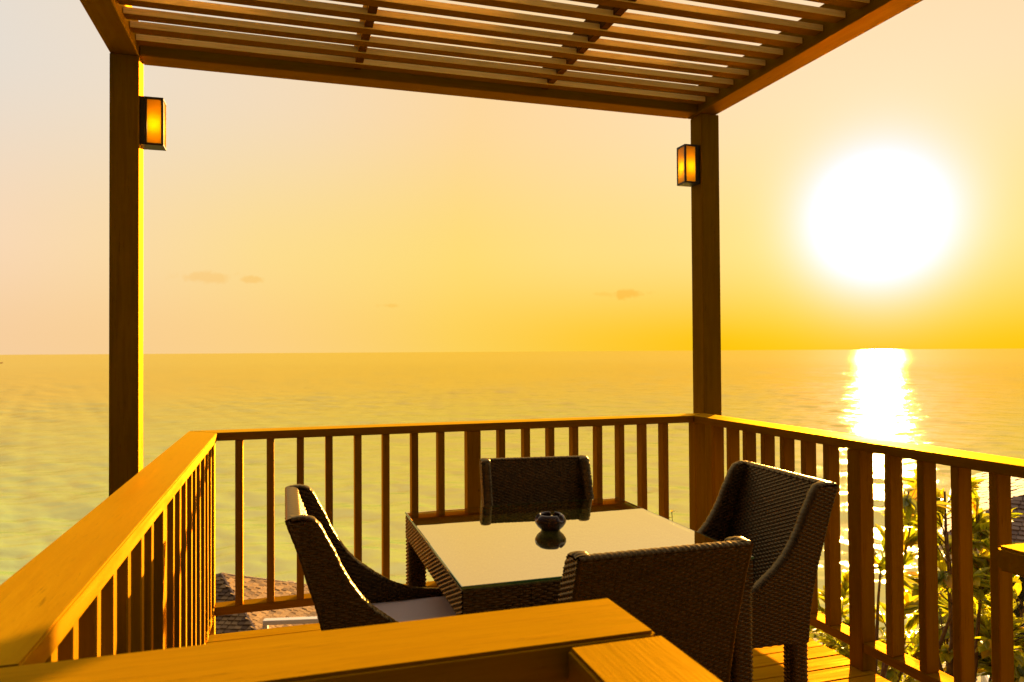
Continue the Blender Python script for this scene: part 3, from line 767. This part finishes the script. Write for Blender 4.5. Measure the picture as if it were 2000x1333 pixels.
# ------------------------------------------------------------------ villas below
def slope_shingles(parent, A, B, C, wdt, exposure, mat, nmax=300, thick=.03, key=None):
    """shingles on the roof plane A (eave start), B (eave end), C (apex or ridge point): rows from eave upward; triangular or trapezoid via C list"""
    A, B = Vector(A), Vector(B); C0, C1 = [Vector(c) for c in C]
    ex = (B-A).normalized(); nrm = ex.cross((C0-A)).normalized()
    if nrm.z < 0: nrm = -nrm
    up = nrm.cross(ex).normalized()
    if up.z < 0: up = -up
    Ht = (C0-A).dot(up); rows = int(Ht/exposure); items = []
    for j in range(rows+1):
        t = min(1, j*exposure/Ht)
        L = A.lerp(C0, t); Rr = B.lerp(C1, t); ln = (Rr-L).length; n = int(ln/wdt)
        if n < 1: continue
        off = (j % 2)*.5*wdt
        for i in range(n):
            wj = wdt*random.uniform(.82, .97)
            x0 = off*0+i*wdt+off
            if x0+wj > ln: continue
            p = L+ex*(x0+wj/2)
            items.append((p+up*exposure*.5+nrm*random.uniform(.004, .02), wj, random.uniform(-.03, .03), random.uniform(.0, .05)))
    base = mesh_from('shingle', [(-.5, -.5, 0), (.5, -.5, 0), (.5, .55, 0), (-.5, .55, 0), (-.5, -.5, 1), (.5, -.5, 1), (.5, .55, .2), (-.5, .55, .2)],
                     [(0, 3, 2, 1), (4, 5, 6, 7), (0, 1, 5, 4), (1, 2, 6, 5), (2, 3, 7, 6), (3, 0, 4, 7)], mat)
    if key: items.sort(key=key)
    Mx = Matrix((ex, up, nrm)).transposed()
    pl = parent.location
    v = []; f = []
    for k, (p, wj, ra, lift) in enumerate(items):
        q = Mx.to_4x4() @ Matrix.Rotation(ra, 4, 'Z') @ Matrix.Rotation(-lift, 4, 'X') @ Matrix.Diagonal((wj, exposure*1.1, thick*random.uniform(.7, 1.4), 1))
        if k < nmax:
            o = bpy.data.objects.new('shingle', base); COL.objects.link(o); o.parent = parent
            q.translation = p-pl; o.matrix_local = q
        else:
            q.translation = p-pl; b0 = len(v)
            v += [q @ Vector(c.co) for c in base.vertices]; f += [tuple(i+b0 for i in pp.vertices) for pp in base.polygons]
    if v:
        o = link('shingles', mesh_from('shingles', v, f, mat), parent); o['kind'] = 'stuff'

def hidden_first(p):  # nearer to the line of sight through the far railing gap comes first
    return (p[0]-EYE).length

# left villa: hipped roof; its top shows through the far left balusters
apex = at(432, 1122, 25.0); 
va = empty('villa', (apex.x, apex.y, apex.z-3)); tag(va, 'shingle roofed villa below the deck seen through the left balusters', 'villa')
cx, cy, az_ = apex.x, apex.y, apex.z
h2 = 2.45
rotv = R(-22)
def rot2(x, y): return (cx+x*math.cos(rotv)-y*math.sin(rotv), cy+x*math.sin(rotv)+y*math.cos(rotv))
s5 = 5.2
ec = [rot2(-s5, -s5), rot2(s5, -s5), rot2(s5, s5), rot2(-s5, s5)]
E3 = [(*e, az_-h2) for e in ec]
def rel(p, o): return (p[0]-o.location.x, p[1]-o.location.y, p[2]-o.location.z)
me = mesh_from('roof', [rel(e, va) for e in E3]+[rel((cx, cy, az_-.02), va)], [(0, 1, 4), (1, 2, 4), (2, 3, 4), (3, 0, 4), (3, 2, 1, 0)], SHINGLE)
link('roof', me, va)
ap = (cx, cy, az_)
slope_shingles(va, E3[0], E3[1], (ap, ap), .20, .16, SHINGLE, 200, .035, key=lambda it: (Vector(it[0])-Vector((cx+.3, cy-1.6, az_-.8))).length)
slope_shingles(va, E3[1], E3[2], (ap, ap), .20, .16, SHINGLE, 90, .035, key=lambda it: (Vector(it[0])-Vector((cx+1.5, cy-1.0, az_-.8))).length)
slope_shingles(va, E3[3], E3[0], (ap, ap), .20, .16, SHINGLE, 0, .035)
# dark hip cap strips
for e in E3:
    v, f = tube([Vector(rel(ap, va)), Vector(rel(e, va))], [.05, .05], 6); link('hip_cap', mesh_from('hip_cap', v, f, SHINGLE_B), va)
bm = bmesh.new(); add_box(bm, -s5+.7, s5-.7, -s5+.7, s5-.7, -3.2, 0)
o = link('wall', bm_mesh('wall', bm, PLASTER), va, rel((cx, cy, az_-h2), va), (0, 0, rotv))
for k in (-2.5, 0, 2.5):
    bm = bmesh.new(); add_box(bm, k-.6, k+.6, -s5+.66, -s5+.72, -2.2, -.7); link('window', bm_mesh('window', bm, WINDOW), va, rel((cx, cy, az_-h2), va), (0, 0, rotv))

# flat roofed pavilion with white edge, right of the left villa roof
pv = at(600, 1210, 22.0)
pa = empty('pavilion', tuple(pv)); tag(pa, 'low flat pavilion with a white roof edge beside the shingled roof', 'pavilion')
pa.rotation_euler = (0, 0, R(-12))
bm = bmesh.new(); add_box(bm, -1.25, 3.5, 0, .22, -.13, .0, .01); link('fascia', bm_mesh('fascia', bm, WHITE), pa)
bm = bmesh.new(); add_box(bm, -1.20, 3.45, .223, 1.2, -.9, -.8); link('roof', bm_mesh('roof', bm, PLASTER), pa)
for x in (-1.2, 1.0, 3.2):
    for y in (.12,): bm = bmesh.new(); add_box(bm, x-.07, x+.07, y-.07, y+.07, -3.5, -.131); link('post', bm_mesh('post', bm, WHITE), pa)
bm = bmesh.new(); add_box(bm, -1.1, 3.4, .35, 1.1, -3.4, -.9); link('wall', bm_mesh('wall', bm, simple('dark_timber', (.10, .09, .08), .8, noise=.2)), pa)  # dark wall below the white roof edge

# right villa: dark tiled hip roof, white fascia and white columns
rp = at(1960, 1062, 16.0)
vb = empty('villa', (rp.x, rp.y, rp.z)); tag(vb, 'villa with brown tiled roof and white columns at the right edge behind leaves', 'villa')
vb.rotation_euler = (0, 0, R(-50))      # local x to the right, local y away from the camera
xl = -.95
ridge_h = 1.75
rv = [(xl, 0, 0), (9, 0, 0), (9, 7, 0), (xl, 7, 0), (xl+3.4, 3.5, ridge_h), (7, 3.5, ridge_h)]
link('roof', mesh_from('roof', rv, [(0, 1, 5, 4), (1, 2, 5), (2, 3, 4, 5), (3, 0, 4), (3, 2, 1, 0)], SHINGLE_B), vb)
class _P: pass
def local_shingles(parent, A, B, C, *a, **k):
    fake = _P(); fake.location = Vector((0, 0, 0))
    n0 = set(COL.objects)
    rotp, locp = parent.rotation_euler.copy(), parent.location.copy()
    parent.rotation_euler = (0, 0, 0); parent.location = (0, 0, 0)
    slope_shingles(parent, A, B, C, *a, **k)
    parent.rotation_euler = rotp; parent.location = locp
local_shingles(vb, rv[0], rv[1], (rv[4], rv[5]), .16, .13, SHINGLE_B, 280, .025, key=lambda it: (Vector(it[0])-Vector((.2, .8, .4))).length)
local_shingles(vb, rv[3], rv[0], (rv[4], rv[4]), .22, .14, SHINGLE_B, 0, .025)
bm = bmesh.new(); add_box(bm, xl-.06, 9, -.10, -.01, -.10, .03, .01); add_box(bm, xl, 9, .0, .10, -.30, -.105, .008); link('fascia', bm_mesh('fascia', bm, WHITE), vb)
bm = bmesh.new(); add_box(bm, xl-.06, xl+.02, .105, 7, -.28, .02, .01); link('fascia', bm_mesh('fascia', bm, WHITE), vb)
for x in (xl+.12, xl+2.1, xl+4.3):
    bm = bmesh.new(); add_box(bm, x-.09, x+.09, .02, .2, -2.6, -.31, .01); link('column', bm_mesh('column', bm, WHITE), vb)
bm = bmesh.new(); add_box(bm, xl+.3, 8.6, 1.3, 6.6, -2.8, -.11); link('wall', bm_mesh('wall', bm, PLASTER), vb)
for x in (xl+.5, xl+1.5, xl+2.5):
    f0 = bmesh.new(); add_box(f0, x, x+.85, 1.24, 1.29, -2.2, -.45); wdw = link('window', bm_mesh('window', f0, WHITE), vb)
    for q in (0, 1):
        f1 = bmesh.new(); add_box(f1, x+.05+q*.39, x+.41+q*.39, 1.225, 1.238, -2.15, -.5); link('pane', bm_mesh('pane', f1, WINDOW), wdw)
# pale terrace below the right villa
tp = at(1960, 1345, 8.2)
te = empty('terrace', tuple(tp)); te.rotation_euler = (0, 0, R(-40)); tag(te, 'pale terrace slab low down on the right among the leaves', kind='structure')
bm = bmesh.new(); add_box(bm, -.1, 3, -1.2, .5, -.35, 0, .02); link('slab', bm_mesh('slab', bm, WHITE), te)
bm = bmesh.new(); add_box(bm, .3, 3, .35, .5, .001, .25, .02); link('parapet', bm_mesh('parapet', bm, WHITE), te)

# ------------------------------------------------------------------ shore rocks
def rock(p, r, seed):
    rd = random.Random(seed); bm = bmesh.new(); bmesh.ops.create_icosphere(bm, subdivisions=3, radius=1)
    offs = [(Vector((rd.uniform(-1, 1), rd.uniform(-1, 1), rd.uniform(-1, 1))).normalized(), rd.uniform(.55, .95)) for _ in range(14)]
    for v in bm.verts:
        c = v.co.copy()
        for n_, d_ in offs:
            k = c.dot(n_)
            if k > d_: c -= n_*(k-d_)*.9
        v.co = Vector((c.x*r*rd.uniform(.97, 1.03), c.y*r*rd.uniform(.97, 1.03), c.z*r*.6))
    return link('shore_rock', bm_mesh('shore_rock', bm, ROCK), None, p, (0, 0, rd.uniform(0, 6)))
rocks = [(566, 1148, 1.3, 'small dark rock standing in the surf off the shore'), (598, 1178, 2.2, 'brown rock at the water edge behind the left chair'), (622, 1192, 2.6, 'orange brown boulder on the shore above the white pavilion edge'),
         (585, 1196, 1.8, 'low shore rock next to the yellow green bush')]
for i, (u, v_, r, lb) in enumerate(rocks):
    dd = (1.35-SEA_Z)/math.tan(math.atan(((v_-690)/1432)))
    p = at(u, v_, min(dd, 98)); o = rock(tuple(p), r, i+3); tag(o, lb, 'rock', 'rocks along the shore')

# ------------------------------------------------------------------ plants
leaf_me = mesh_from('leaf', [(0, 0, 0), (.16, .13, .03), (.16, -.13, .03), (.5, .2, .02), (.5, 0, -.035), (.5, -.2, .02), (.8, .11, -.05), (.8, -.11, -.05), (1, 0, -.12), (.16, 0, -.02), (.8, 0, -.09)],
                    [(0, 9, 1), (0, 2, 9), (1, 9, 4, 3), (9, 2, 5, 4), (3, 4, 10, 6), (4, 5, 7, 10), (6, 10, 8), (10, 7, 8)], LEAF)
def leaf_matrix(p, dirv, L, rd, droop=.5):
    d_ = (dirv+Vector((rd.uniform(-.5, .5), rd.uniform(-.5, .5), -droop*rd.uniform(.3, 1.4)))).normalized()
    up = Vector((rd.uniform(-.6, .6), rd.uniform(-.6, .6), 1)); s = up.cross(d_).normalized(); n = d_.cross(s)
    wdt = L*rd.uniform(.8, 1.15)
    M = Matrix((d_*L, s*wdt, n*L)).transposed().to_4x4(); M.translation = p
    return M
def tree(name, base, targets, label, cat, leafL=.13, nleaf=220, nparts=220, seed=1, mat=LEAF, r0=.03, group=None, spread=.5):
    """base: foot; targets: list of (centre, radius) the limbs lead to"""
    rd = random.Random(seed); base = Vector(base); root = empty(name, tuple(base)); tag(root, label, cat, group)
    V = []; Fc = []; tips = []
    def addt(pts, rad):
        v, f = tube(pts, rad, 6); b0 = len(V); V.extend(v); Fc.extend([tuple(i+b0 for i in q) for q in f])
    for (c, r) in targets:
        c = Vector(c)-base; mid = c*.5+Vector((rd.uniform(-.1, .1), rd.uniform(-.1, .1), c.length*.05))
        pts = [Vector((0, 0, 0)), mid*.5+Vector((rd.uniform(-.04, .04), rd.uniform(-.04, .04), 0)), mid, c*.8, c]
        addt(pts, [r0, r0*.8, r0*.6, r0*.4, r0*.28])
        nb = max(5, int(r*22))
        for k in range(nb):
            dv = Vector((rd.gauss(0, 1), rd.gauss(0, 1), rd.gauss(0, .8))).normalized()
            s0 = c*rd.uniform(.8, 1.0); e = c+dv*r*rd.uniform(.55, 1.0); mm_ = s0.lerp(e, .5)+Vector((0, 0, r*.12))
            addt([s0, mm_, e], [r0*.22, r0*.16, r0*.08]); tips.append((s0, mm_, e))
    link('trunk', mesh_from('trunk', V, Fc, BARK, True), root)
    base_me = leaf_me if mat == LEAF else leaf_me.copy()
    if mat != LEAF: base_me.materials.clear(); base_me.materials.append(mat)
    v = []; f = []
    LM = []
    for k in range(nleaf):
        s0, mm_, e = rd.choice(tips); t = rd.uniform(.15, 1.05)
        p = s0.lerp(mm_, min(1, t*2)) if t < .5 else mm_.lerp(e, (t-.5)*2)
        LM.append(leaf_matrix(p, (e-s0).normalized(), leafL*rd.uniform(.6, 1.25), rd))
    LM.sort(key=lambda q: (base+q.translation-EYE).length)
    for k, M in enumerate(LM):
        if k < nparts:
            o = bpy.data.objects.new('leaf', base_me); COL.objects.link(o); o.parent = root; o.matrix_local = M
        else:
            b0 = len(v); v += [M @ c.co for c in base_me.vertices]; f += [tuple(i+b0 for i in q.vertices) for q in base_me.polygons]
    if v:
        o = link('foliage', mesh_from('foliage', v, f, mat), root); o['kind'] = 'stuff'
    return root
T = lambda u, v_, dd, r: (at(u, v_, dd), r)
tree('tree', at(1690, 1480, 5.6), [T(1722, 1090, 5.6, .22), T(1775, 960, 5.5, .24), T(1778, 1030, 5.4, .14), T(1745, 1190, 5.6, .2)],
     'slender sparse tree with drooping leaves just beyond the right railing post', 'tree', .15, 190, 190, 4, r0=.022)
tree('tree', at(1862, 1500, 6.2), [T(1850, 1040, 6.2, .34), T(1912, 1005, 6.4, .20), T(1862, 1110, 6.0, .30), T(1925, 1120, 6.0, .22), T(1845, 960, 6.3, .18)],
     'leafy tree beyond the right railing with its crown before the tiled roof', 'tree', .15, 760, 290, 9, r0=.028)
tree('shrub', at(1850, 1600, 6.6), [T(1850, 1220, 6.6, .42), T(1900, 1270, 6.4, .40), T(1960, 1240, 6.2, .42), T(2010, 1160, 6.6, .38), T(1990, 1300, 6.0, .4)],
     'dense shrub low behind the last right balusters', 'shrub', .15, 1600, 290, 12, r0=.025)
tree('shrub', at(1690, 1620, 7.5), [T(1640, 1215, 7.5, .36), T(1700, 1260, 7.4, .42), T(1770, 1240, 7.2, .42), T(1760, 1310, 7.0, .4), T(1660, 1320, 7.4, .45), T(1825, 1170, 7.3, .3)],
     'yellow green shrub behind the right chair through the balusters', 'shrub', .14, 1500, 290, 15, r0=.022)
tree('twig_bush', at(1322, 1150, 6.5), [T(1318, 1030, 6.5, .12), T(1312, 1000, 6.5, .06)], 'bare twig rising beside the far right corner post', 'shrub', .05, 6, 6, 21, r0=.008)
# bush on the shore
tree('shrub', at(580, 1225, 60), [T(578, 1200, 60, 1.3), T(592, 1203, 60, 1.2)], 'yellow green bush on the shore rocks', 'shrub', .45, 400, 0, 31, r0=.1)
# ground cover over the hillside
def ground_cover():
    v = []; f = []; rd = random.Random(5)
    for k in range(9000):
        a = R(rd.uniform(-25, 75)); r = 7+rd.random()**.8*80
        x, y = r*math.sin(a), r*math.cos(a); z = hill_z(x, y)
        L = .22+r*.010
        M = leaf_matrix(Vector((x, y, z+rd.uniform(0, .5))), Vector((rd.uniform(-1, 1), rd.uniform(-1, 1), rd.uniform(.2, 1))), L, rd, -.3)
        b0 = len(v); v += [M @ c.co for c in leaf_me.vertices]; f += [tuple(i+b0 for i in q.vertices) for q in leaf_me.polygons]
    o = link('ground_cover', mesh_from('ground_cover', v, f, SHRUBLEAF)); tag(o, 'low leafy ground cover on the hillside', 'ground cover', kind='stuff')
ground_cover()
# ------------------------------------------------------------------ a boat far out at the left edge
bp_ = at(-2, 712, 3000); bp_.z = SEA_Z
bt = empty('fishing_boat', tuple(bp_)); tag(bt, 'tiny orange fishing boat far out at the left edge of the sea', 'boat')
bt.rotation_euler = (0, 0, R(20))
v = []; f = []
for i, (x, wd_, zt) in enumerate(((-9, 1.8, 2.6), (-5, 2.6, 2.2), (0, 2.8, 2.0), (6, 2.2, 2.4), (10, .3, 3.6))):
    v += [(x, -wd_, zt), (x, -wd_*.7, -.5), (x, wd_*.7, -.5), (x, wd_, zt)]
for i in range(4):
    a = i*4
    for k in range(4): f.append((a+k, a+(k+1) % 4, a+4+(k+1) % 4, a+4+k))
f += [(0, 3, 2, 1), (16, 17, 18, 19)]
link('hull', mesh_from('hull', v, f, HULL), bt)
bm = bmesh.new(); add_box(bm, -6, 0, -1.8, 1.8, 2.1, 6.0, .2); add_box(bm, -5, -1.5, -1.4, 1.4, 6.0, 8.0, .2); link('cabin', bm_mesh('cabin', bm, HULL), bt)
v, f = tube([(2, 0, 2), (2, 0, 13)], [.2, .12]); link('mast', mesh_from('mast', v, f, HULL), bt)
print('tris', sum(len(m_.polygons)*2 for m_ in bpy.data.meshes))
